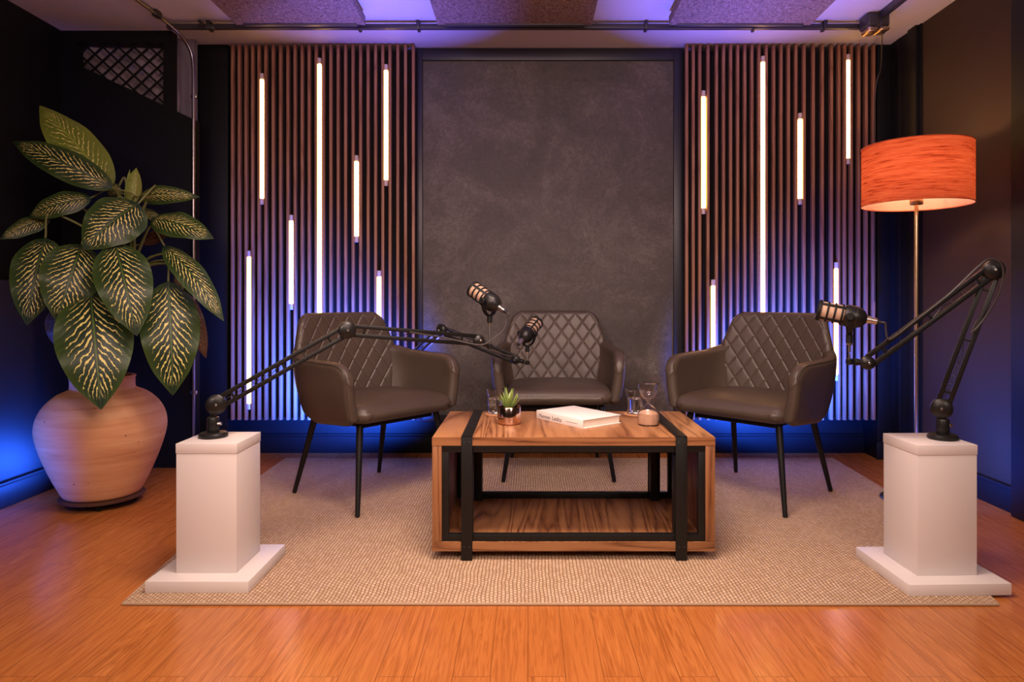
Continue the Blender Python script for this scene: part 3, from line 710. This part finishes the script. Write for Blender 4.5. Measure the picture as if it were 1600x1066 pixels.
# water glasses on coasters
def glass(px, D, lab, clab):
    X = (px-CX)*D/F
    co_ = MB().lathe([(0, 0), (0.046, 0), (0.048, 0.0015), (0.048, 0.0055), (0.046, 0.007), (0, 0.007)], 40).build('coaster', M['coaster']); co_.location = (X, D, TZ); tag(co_, clab, 'coaster', 'round wooden coasters')
    g = thing('water_glass', (X, D, TZ+0.0071), 0, lab, 'glass', 'clear water glasses')
    MB().lathe([(0, 0), (0.029, 0), (0.032, 0.002), (0.0345, 0.03), (0.0400, 0.098), (0.0405, 0.1), (0.0390, 0.1), (0.0385, 0.098), (0.0325, 0.03), (0.0305, 0.010), (0, 0.010)], 48).build('tumbler', M['glass'], g)
    MB().lathe([(0, 0.0101), (0.0303, 0.0101), (0.0323, 0.03), (0.0353, 0.062), (0, 0.062)], 48).build('water', M['water'], g)
    return g
glass(775.5, 2.825, 'clear glass of water behind the copper succulent cup', 'round wooden coaster under the glass behind the succulent cup')
glass(992.5, 2.825, 'clear glass of water behind the hourglass', 'round wooden coaster under the glass behind the hourglass')
# hourglass
D = 2.605; X = (1013-CX)*D/F
t = thing('sand_hourglass', (X, D, TZ), 0, 'clear glass hourglass with peach sand at the right of the coffee table', 'hourglass')
outer = [(0, 0), (0.036, 0.0), (0.0395, 0.004), (0.0405, 0.030), (0.0385, 0.046), (0.028, 0.064), (0.013, 0.075), (0.0055, 0.083), (0.0055, 0.088), (0.014, 0.097), (0.028, 0.110), (0.0370, 0.128), (0.0395, 0.145), (0.0400, 0.158), (0.0385, 0.160)]
inner = [(max(0, r-0.0016), z) for r, z in outer[::-1]]
inner[0] = (0.0370, 0.1585)
prof = outer+inner[:-3]+[(0.0375, 0.0048), (0.034, 0.003), (0, 0.003)]
def smooth_prof(p):
    v = bez([Vector((a, 0, b)) for a, b in p], len(p)*4); return [(max(0, q.x), q.z) for q in v]
MB().lathe(smooth_prof(outer)[:-1]+[(0.0385, 0.1605), (0, 0.1605), (0, 0.1590), (0.0370, 0.1588)]+smooth_prof([(max(0.0032, r-0.0016), z) for r, z in outer[2:-1]][::-1])+[(0.034, 0.003), (0, 0.003)], 56).build('glass_body', M['glass'], t)
MB().lathe([(0, 0.0033), (0.034, 0.0033), (0.0374, 0.006), (0.0384, 0.030), (0.0366, 0.044), (0.030, 0.050), (0.015, 0.055), (0, 0.057)], 48).build('sand', M['sand'], t)

# ------------------------------------------------------------------ pedestals
def pedestal(cx_, cy_, rz, z0, lab):
    t = thing('display_pedestal', (cx_, cy_, z0), rz, lab, 'pedestal', 'white pedestals holding the boom arms')
    h = 0.457-z0
    MB().box(-0.16, 0.16, -0.16, 0.16, 0, 0.036, 0.0015).build('base_slab', M['white'], t)
    MB().box(-0.0960, 0.0960, -0.0960, 0.0960, 0.036, h-0.0325, 0.001).build('column', M['white'], t)
    MB().box(-0.0975, 0.0975, -0.0975, 0.0975, h-0.032, h, 0.0015).build('cap', M['white'], t)
pedestal(-1.023, 2.268, 0, RZ, 'white square pedestal on the left side of the rug, beside the clay pot')
pedestal(1.318, 2.248, math.radians(1.8), RZ, 'white square pedestal on the right side of the rug, beside the lamp')

# ------------------------------------------------------------------ boom arms and microphones
def seg(mb_, a, b, n, off, w_, h_):
    d = (b-a).normalized(); o = n.cross(d).normalized()
    for s_ in (-1, 1):
        mb_.beam(a+o*off*s_+d*0.01, b+o*off*s_-d*0.01, n*w_/2, o*h_/2, 0.002)
def boom(B, J, E, K, Sx, lab, wall=False):
    """B base point on its support, J lower pivot, E elbow, K outer pivot, Sx foot of the microphone stem"""
    t = thing('boom_arm', B, 0, lab, 'boom arm', 'black microphone boom arms')
    n1 = (E-J).cross(Vector((0, 0, 1))).normalized()
    if n1.y > 0: n1 = -n1
    n2 = (K-E).cross(Vector((0, 0, 1))).normalized()
    if n2.y > 0: n2 = -n2
    if not wall:
        Q = Matrix.Identity(4)
        MB().lathe([(0, 0), (0.043, 0), (0.046, 0.003), (0.046, 0.010), (0.040, 0.016), (0.024, 0.0185), (0, 0.0185)], 48).build('base_plate', M['satin_black'], t)
        top = J.z-B.z
        MB().lathe([(0, 0.0186), (0.0185, 0.0186), (0.0200, 0.022), (0.0200, 0.060), (0.0175, 0.066), (0.010, 0.068), (0.010, 0.078), (0, 0.078)], 32).build('post', M['satin_black'], t)
        MB().disc((0.022, -0.004, 0.045), (1, 0.2, 0), 0.006, 0.016).build('clamp_screw', M['steel'], t)
        MB().tube([B+Vector((0, 0, 0.070)), J+Vector((0, 0, -0.015))], 0.009, 12).build('swivel_pin', M['gunmetal'], t, B)
    else:
        MB().box(-0.035, 0.035, -0.012, 0.0, -0.05, 0.05, 0.004).build('wall_bracket', M['satin_black'], t)
        MB().tube([B, J], 0.012, 12).build('bracket_pin', M['gunmetal'], t, B)
    for nm, a, b, n in (('lower_arm', J, E, n1), ('upper_arm', E, K, n2)):
        m1 = MB(); seg(m1, a, b, n, 0.0158, 0.014, 0.0145); ob = m1.build(nm, M['black_metal'], t, B)
        sp_ = MB(); d = (b-a); o = n.cross(d.normalized()).normalized()
        cnt = 90; L_ = d.length
        pts = [a+d*(0.12+0.30*i/cnt)+(o*math.cos(i*1.1)+n*math.sin(i*1.1))*0.0038 for i in range(cnt+1)]
        sp_.tube(pts, 0.0009, 5).tube([a+d*0.08, a+d*0.12], 0.0015, 6).tube([a+d*0.42, a+d*0.5+o*0.010], 0.0015, 6)
        sp_.build('spring', M['gunmetal'], ob, B)
        q_ = MB()
        for f_ in (0.12, 0.5, 0.86): q_.beam(a+d*f_-o*0.014, a+d*f_+o*0.014, n*0.003, d.normalized()*0.004, 0.0008)
        q_.build('cross_bracket', M['black_metal'], ob, B)
    for p, n, r, th in ((J, n1, 0.033, 0.022), (E, (n1+n2).normalized(), 0.031, 0.024), (K, n2, 0.022, 0.022)):
        for s_ in (1,):
            kb = MB().disc(p+n*0.004, n, r, th, 0.004, 40, 0.006).build('pivot_knob', M['satin_black'], t, B)
            MB().disc(p+n*(0.004+th/2+0.006), n, 0.0042, 0.005, 0.001, 16).build('bolt', M['steel'], kb, B)
    d = (Sx-K)
    MB().tube([K, K+d*0.55], 0.010, 12).disc(Sx, Vector((0, 0, 1)), 0.011, 0.020, 0.003).disc(K+d*0.6, d, 0.0115, 0.012, 0.002).build('end_swivel', M['black_metal'], t, B)
    MB().tube([Sx+Vector((0, 0, 0.008)), Sx+Vector((0, 0, 0.026))], 0.0034, 10).build('stem_rod', M['steel'], t, B)
    return t
def micro(Pc, Sx, axis, cabpts, lab, group='studio microphones on boom arms'):
    """Pc centre of yoke pivot; axis towards the grille end"""
    ax = Vector(axis).normalized()
    side = ax.cross(Vector((0, 0, 1))).normalized()
    t = thing('studio_microphone', Pc, 0, lab, 'microphone', group)
    Q = ax.to_track_quat('Z', 'Y').to_matrix().to_4x4() @ Matrix.Diagonal((1.14, 1.14, 1.0, 1.0)); Q.translation = Pc
    MB().lathe([(0, -0.052), (0.012, -0.052), (0.0145, -0.049), (0.022, -0.043), (0.0285, -0.030), (0.0315, -0.020), (0.0320, 0.004), (0.0300, 0.014), (0.0270, 0.016), (0, 0.016)], 48, Q).build('body', M['satin_black'], t, Pc)
    MB().lathe([(0, 0.0165), (0.0262, 0.0165), (0.0270, 0.019), (0.0270, 0.086), (0.0255, 0.092), (0.017, 0.096), (0, 0.097)], 48, Q).build('mesh_grille', M['foam'], t, Pc)
    cg = MB()
    for z in (0.020, 0.042, 0.064): cg.lathe([(0.0268, z), (0.0296, z), (0.0302, z+0.001), (0.0302, z+0.005), (0.0296, z+0.006), (0.0268, z+0.006)], 48, Q)
    cg.lathe([(0.0268, 0.086), (0.0302, 0.086), (0.0305, 0.088), (0.0302, 0.095), (0.0275, 0.0985), (0.0255, 0.0985), (0.0255, 0.092)], 48, Q)
    for i in range(4):
        a = PI/4+i*PI/2; c_, s_ = math.cos(a), math.sin(a)
        cg.beam(Q @ Vector((c_*0.0285, s_*0.0285, 0.014)), Q @ Vector((c_*0.0285, s_*0.0285, 0.090)), (Q.to_3x3() @ Vector((-s_, c_, 0))).normalized()*0.0042, (Q.to_3x3() @ Vector((c_, s_, 0))).normalized()*0.0018, 0.0004)
    cg.build('grille_cage', M['matte_black'], t, Pc)
    MB().lathe([(0.0318, -0.0205), (0.0326, -0.0200), (0.0326, -0.0185), (0.0318, -0.0180)], 48, Q).build('trim_ring', M['gunmetal'], t, Pc)
    # yoke
    y_ = MB(); pts = []
    dn = Vector((0, 0, -1)); R_ = 0.045
    for i in range(25):
        a = PI*i/24; pts.append(Pc+side*R_*math.cos(a)+dn*(0.002+R_*1.28*math.sin(a)))
    pts = [Pc+side*R_+Vector((0, 0, 0.006))]+pts+[Pc-side*R_+Vector((0, 0, 0.006))]
    for a, b in zip(pts, pts[1:]):
        d = (b-a); out = ((a+b)/2-Pc); out = (out-d.normalized()*out.dot(d.normalized())).normalized()
        hor = d.normalized().cross(out).normalized()
        y_.beam(a-d*0.1, b+d*0.1, hor*0.0085, out*0.0018, 0.0)
    yk = y_.build('yoke', M['matte_black'], t, Pc)
    for s_ in (1, -1): kn = MB(); kn.disc(Pc+side*s_*(R_+0.004), side, 0.0125, 0.013, 0.002, 20); kn.tube([Pc+side*s_*0.028, Pc+side*s_*R_], 0.005, 10); kn.build('yoke_knob', M['matte_black'], yk, Pc)
    a = Pc+dn*(R_*1.28+0.003)
    MB().tube([a, a+dn*0.027], 0.0105, 16).build('stem_collar', M['matte_black'], t, Pc)
    MB().tube([a+dn*0.027, a+dn*0.034], 0.0088, 16).build('brass_nut', M['brass'], t, Pc)
    MB().tube([a+dn*0.034, Vector((Sx.x, Sx.y, max(Sx.z+0.012, min(Sx.z+0.030, a.z-0.036))))], 0.0042, 10).build('stem', M['steel'], t, Pc)
    bk = Pc-ax*0.052
    MB().tube([bk+ax*0.002, bk-ax*0.012], 0.0120, 20).tube([bk-ax*0.0125, bk-ax*0.030], 0.0105, 20).build('plug', M['steel'], t, Pc)
    MB().tube([bk-ax*0.030, bk-ax*0.040], 0.0060, 16).build('plug_boot', M['satin_black'], t, Pc)
    cp_ = [bk-ax*0.038, bk-ax*0.055]+[Vector(p) for p in cabpts]
    MB().tube(bez(cp_, len(cp_)*8), 0.0030, 8).build('cable', M['cable'], t, Pc)
    return t
# right arm
B = Vector(((1474-CX)*2.246/F, 2.246, 0.457)); J = P(1471, 638, 2.246); E = P(1552, 422, 2.18); K = P(1355, 567, 2.22); Sx = P(1327, 565, 2.225)
B.x = J.x+0.004
boom(B, J, E, K, Sx, 'black boom arm standing on the right white pedestal, bent sharply at its raised elbow')
Pc = Vector((Sx.x, Sx.y, CAMH-(494-CY)*2.225/F))
micro(Pc, Sx, (-0.88, 0.36, 0.20), [P(1384, 514, 2.19), P(1388, 530, 2.19), P(1402, 523, 2.18), P(1425, 505, 2.17), P(1480, 462, 2.15), P(1530, 415, 2.14), P(1549, 405, 2.14), P(1567, 418, 2.14), P(1562, 455, 2.15), P(1540, 495, 2.17), P(1518, 520, 2.18), P(1527, 500, 2.2)],
      'black microphone with tan mesh grille on the right boom arm, in front of the slats')
# left arm
J = P(338, 632, 2.277); B = Vector((J.x-0.010, 2.277, 0.457)); E = P(542, 516, 2.42); K = P(748, 532, 2.66); Sx = P(765, 541, 2.70)
boom(B, J, E, K, Sx, 'black boom arm standing on the left white pedestal, stretched across the left chair')
Pc = Vector((Sx.x, Sx.y, CAMH-(470-CY)*2.70/F))
micro(Pc, Sx, (-0.74, 0.46, 0.50), [P(791, 499, 2.66), P(788, 514, 2.64), P(770, 529, 2.62), P(750, 539, 2.60), P(700, 529, 2.57), P(640, 519, 2.50)],
      'black tan-grilled microphone on the left boom arm, the higher of the two centre ones')
# rear arm fixed behind the left chair
Yw = YS; B = Vector((xa(612, Yw), Yw, 0.50)); J = B+Vector((0.015, -0.06, 0.0)); E = P(690, 516, 3.42); K = P(806, 562, 3.30); Sx = P(824, 567, 3.28)
boom(B, J, E, K, Sx, 'black boom arm reaching from behind the left chair towards the middle chair', wall=True)
Pc = Vector((Sx.x, Sx.y, CAMH-(523-CY)*3.28/F+0.005))
micro(Pc, Sx, (0.48, 0.62, 0.55), [P(812, 545, 3.22), P(803, 556, 3.22), P(780, 552, 3.25), P(740, 532, 3.3), P(700, 514, 3.36)],
      'small looking black microphone in front of the middle chair, lower of the two centre ones')

# ------------------------------------------------------------------ floor lamp
LX, LY = 1.752, 3.08
lamp = thing('floor_lamp', (LX, LY, 0), 0, 'tall floor lamp with an orange red drum shade in the right corner', 'floor lamp')
MB().lathe([(0, 0), (0.145, 0), (0.15, 0.004), (0.15, 0.012), (0.145, 0.016), (0.02, 0.020), (0, 0.020)], 56).build('base', M['gunmetal'], lamp)
MB().tube([(0, 0, 0.018), (0, 0, 1.35)], 0.0085, 20).build('pole', M['brass'], lamp)
MB().lathe([(0, 1.342), (0.026, 1.342), (0.0275, 1.345), (0.0275, 1.372), (0.022, 1.376), (0, 1.376)], 32).build('socket', M['brass'], lamp)
sh = MB(); n = 96; r = 0.224
sh.v = []; rowsz = [1.340, 1.40, 1.48, 1.55, 1.605]
for z in rowsz:
    for i in range(n): sh.v.append((r*math.cos(2*PI*i/n), r*math.sin(2*PI*i/n), z))
for j in range(len(rowsz)-1):
    for i in range(n): q = (i+1) % n; sh.f.append((j*n+i, j*n+q, (j+1)*n+q, (j+1)*n+i))
shade = sh.build('lamp_shade', M['shade'], lamp)
mrim = mat('shade_rim', (0.55, 0.10, 0.03), 0.6)
for z in (1.340, 1.605): MB().tube([(r*math.cos(2*PI*i/96), r*math.sin(2*PI*i/96), z) for i in range(97)], 0.0022, 6, False).build('rim', mrim, shade)
sp_ = MB()
for i in range(3):
    a = 2*PI*i/3+0.5; sp_.tube([(0.02*math.cos(a), 0.02*math.sin(a), 1.372), (r*math.cos(a), r*math.sin(a), 1.40)], 0.0018, 6)
sp_.build('spokes', M['steel'], lamp)
for a in (0.0, 2.1, 4.2):
    MB().lathe([(0, 0), (0.012, 0.0), (0.014, 0.012), (0.026, 0.034), (0.026, 0.050), (0.018, 0.064), (0, 0.070)], 20, Matrix.Translation((0.075*math.cos(a), 0.075*math.sin(a), 1.385))).build('bulb', M['bulb'], lamp)
point('floor_lamp_bulb_light', (LX, LY, 1.50), 6.5, (1.0, 0.62, 0.34), 0.04)

# ------------------------------------------------------------------ potted plant
PX, PY = -1.905, 3.06
pot = thing('potted_dumb_cane', (PX, PY, 0), 0, 'large terracotta pot holding a leafy plant with yellow striped leaves, by the left wall', 'potted plant')
pprof = [(0, 0.045), (0.135, 0.045), (0.150, 0.050), (0.165, 0.075), (0.195, 0.140), (0.228, 0.225), (0.250, 0.300), (0.256, 0.350), (0.248, 0.400), (0.222, 0.450), (0.178, 0.492), (0.138, 0.512), (0.128, 0.522), (0.127, 0.560), (0.131, 0.567), (0.128, 0.573), (0.118, 0.573), (0.114, 0.560), (0.114, 0.50), (0, 0.50)]
sm_ = bez([Vector((a, 0, b)) for a, b in pprof[1:15]], 84)
MB().lathe([(0, 0.045)]+[(max(0, q.x), q.z) for q in sm_]+pprof[15:-1], 80).build('pot', M['terracotta'], pot)
MB().lathe([(0.1138, 0.515), (0.06, 0.522), (0, 0.525)], 40).build('soil', M['soil'], pot)
cd = MB().lathe([(0, 0.030), (0.16, 0.030), (0.168, 0.034), (0.168, 0.041), (0.16, 0.0448), (0, 0.0448)], 48).build('plant_caddy', mat('dark_wood_caddy', (0.06, 0.022, 0.012), 0.5), pot)
for i in range(4):
    a = PI/4+i*PI/2-0.35; q = (0.125*math.cos(a), 0.125*math.sin(a), 0.0165)
    MB().disc(q, (math.sin(a), math.cos(a), 0), 0.0165, 0.014, 0.003, 20).box(q[0]-0.009, q[0]+0.009, q[1]-0.009, q[1]+0.009, 0.022, 0.0305, 0.001).build('wheel', M['matte_black'], cd)
O = Vector((PX, PY, 0))
canes = []
for bx, by, tx, ty, tz in ((0.01, 0.02, 205, 395, 3.06), (-0.04, -0.01, 150, 420, 3.05), (0.05, -0.02, 222, 420, 3.06)):
    a = Vector((PX+bx, PY+by, 0.515)); b = P(tx, ty, tz)
    pts = bez([a, a.lerp(b, 0.35)+Vector((0.012, 0, 0)), a.lerp(b, 0.7)+Vector((-0.010, 0, 0)), b], 24)
    rr_ = [0.013-0.005*i/(len(pts)-1)+0.0012*math.sin(i*2.1) for i in range(len(pts))]
    MB().tube(pts, rr_, 12).build('cane', M['cane'], pot, O); canes.append(pts)
crown = P(207, 385, 3.06)
MB().tube(bez([canes[0][-1]-Vector((0, 0, 0.03)), crown+Vector((0, 0, 0.04)), P(208, 318, 3.05)], 12), [0.011]*3+[0.009]*8+[0.006]*2, 12).build('green_stem', M['petiole'], pot, O) if False else None
MB().tube(bez([canes[0][-1]-Vector((0, 0, 0.02)), P(206, 350, 3.055), P(208, 316, 3.05)], 12), 0.0085, 12).build('green_stem', M['petiole'], pot, O)
def leaf(b, tp, wpx, Db, Dt, bow=0.12, fold=0.25, m='leaf', tilt=(0, 0, 0), origin=None, noisy=1.0, asym=0, belly=0.8):
    Bv = P(*b, Db); Tv = P(*tp, Dt); A = Tv-Bv; L_ = A.length
    mid = (Bv+Tv)/2; view = (Vector((0, 0, CAMH))-mid).normalized()+Vector(tilt)
    Wd = A.cross(view).normalized(); Nn = Wd.cross(A).normalized()
    if Nn.dot(view) < 0: Nn = -Nn
    wid = wpx*((Db+Dt)/2)/F/2
    nu, nv = 36, 18; mb = MB(); uv = []
    ph = random.uniform(0, 6)
    for i in range(nu+1):
        u = i/nu
        s_ = (math.sin(PI*min(1, u**belly)))**0.72 if 0 < u < 1 else 0
        s_ *= (1-0.35*max(0, (u-0.8)/0.2)**1.5); s_ = max(s_, 0.012)
        for j in range(nv+1):
            v = -1+2*j/nv
            ripple = 0.035*math.sin(u*17+ph+(1.5 if v > 0 else 0))*abs(v)**2*noisy
            p = Bv+A*u+Nn*(bow*L_*math.sin(PI*u)**1.0*0.9)+Wd*(v*wid*s_*(1+asym*v))+Nn*(-(abs(v)**1.3)*fold*wid*s_+ripple*wid*2.0*s_)
            p += Nn*(0.006*math.exp(-(v/0.07)**2)*-1)*s_
            mb.v.append(tuple(p)); uv.append((u, v/2+0.5))
    for i in range(nu):
        for j in range(nv): a = i*(nv+1)+j; mb.f.append((a, a+1, a+nv+2, a+nv+1))
    lf = mb.build('leaf', M[m], pot, O, uv=uv, ang=180)
    og = P(*origin) if origin else crown
    dirb = (-A.normalized())*min(0.08, L_*0.4)
    midp = Bv+dirb*1.2+Vector((0, 0, 0.015))
    MB().tube(bez([og, og.lerp(midp, 0.55)+Vector((0, 0, 0.02)), midp, Bv+Nn*0.0], 18), [0.0065]*6+[0.005]*6+[0.0042]*7, 8).build('stalk', M['petiole'], lf, O)
    return lf
cr = (207, 385, 3.06)
leaf((172, 292), (62, 165), 66, 3.02, 3.06, 0.10, 0.35, 'leaf_light', (0.25, 0, 0.1), (205, 340, 3.06))
leaf((176, 294), (20, 221), 50, 2.98, 2.95, 0.12, 0.3, 'leaf', (0, 0, 0.2), (205, 345, 3.06))
leaf((142, 309), (44, 340), 40, 3.02, 2.95, 0.16, 0.2, 'leaf', (0, 0, 0.5), (200, 370, 3.06))
leaf((78, 340), (0, 374), 30, 3.02, 2.90, 0.10, 0.25, 'leaf', (0, 0, 0.6), (190, 380, 3.06))
leaf((216, 318), (130, 390), 82, 2.94, 2.80, 0.14, 0.18, 'leaf', (0, 0, 0.55), (207, 372, 3.05), belly=0.72)
leaf((217, 308), (312, 308), 30, 3.04, 3.00, 0.22, 0.45, 'leaf', (0, 0, 0.2), (207, 350, 3.06))
leaf((236, 343), (334, 373), 46, 3.00, 2.92, 0.14, 0.25, 'leaf', (0, 0, 0.4), (210, 395, 3.06))
leaf((207, 318), (213, 262), 23, 3.03, 3.05, 0.05, 0.6, 'leaf_light', (0.2, 0, 0), (207, 330, 3.05), 0)
leaf((196, 316), (203, 264), 7, 3.04, 3.05, 0.05, 0.8, 'leaf_light', (0.9, 0, 0), (206, 330, 3.05), 0)
leaf((71, 372), (42, 508), 70, 2.92, 2.80, 0.14, 0.25, 'leaf', (-0.15, 0, 0.1), (195, 395, 3.05), belly=0.72)
leaf((128, 382), (88, 502), 84, 2.88, 2.76, 0.14, 0.2, 'leaf', (0, 0, 0.15), (200, 400, 3.05), belly=0.72)
leaf((180, 380), (214, 525), 80, 2.86, 2.76, 0.14, 0.2, 'leaf', (0, 0, 0.1), (205, 410, 3.05), belly=0.74)
leaf((141, 455), (158, 640), 106, 2.84, 2.70, 0.12, 0.2, 'leaf', (0, 0, 0.1), (190, 430, 3.05), belly=0.78)
leaf((263, 440), (270, 618), 84, 2.94, 2.86, 0.10, 0.2, 'leaf', (0.05, 0, 0.05), (215, 415, 3.06), belly=0.78)
leaf((257, 384), (350, 502), 42, 2.98, 2.90, 0.14, 0.3, 'leaf', (0.2, 0, 0.3), (212, 405, 3.06))
leaf((286, 455), (322, 560), 30, 3.04, 3.02, 0.10, 0.3, 'leaf_dry', (0.2, 0, 0), (215, 420, 3.06))
leaf((90, 480), (86, 540), 30, 3.08, 3.08, 0.1, 0.5, 'leaf_dry', (0, 0, 0), (160, 440, 3.06))
leaf((186, 290), (168, 305), 24, 3.06, 3.06, 0.1, 0.2, 'leaf', (0, 0, 0.3), (205, 350, 3.06))
leaf((214, 332), (250, 337), 18, 3.08, 3.08, 0.1, 0.3, 'leaf', (0, 0, 0.3), (208, 360, 3.06))
leaf((222, 381), (268, 358), 20, 3.08, 3.10, 0.1, 0.3, 'leaf_dry', (0, 0, 0.3), (210, 395, 3.06))
leaf((240, 500), (228, 547), 22, 3.06, 3.06, 0.1, 0.3, 'leaf_dry', (0, 0, 0.3), (212, 430, 3.06))
leaf((276, 430), (284, 460), 14, 3.08, 3.08, 0.1, 0.3, 'leaf_dry', (0, 0, 0.3), (215, 420, 3.06))
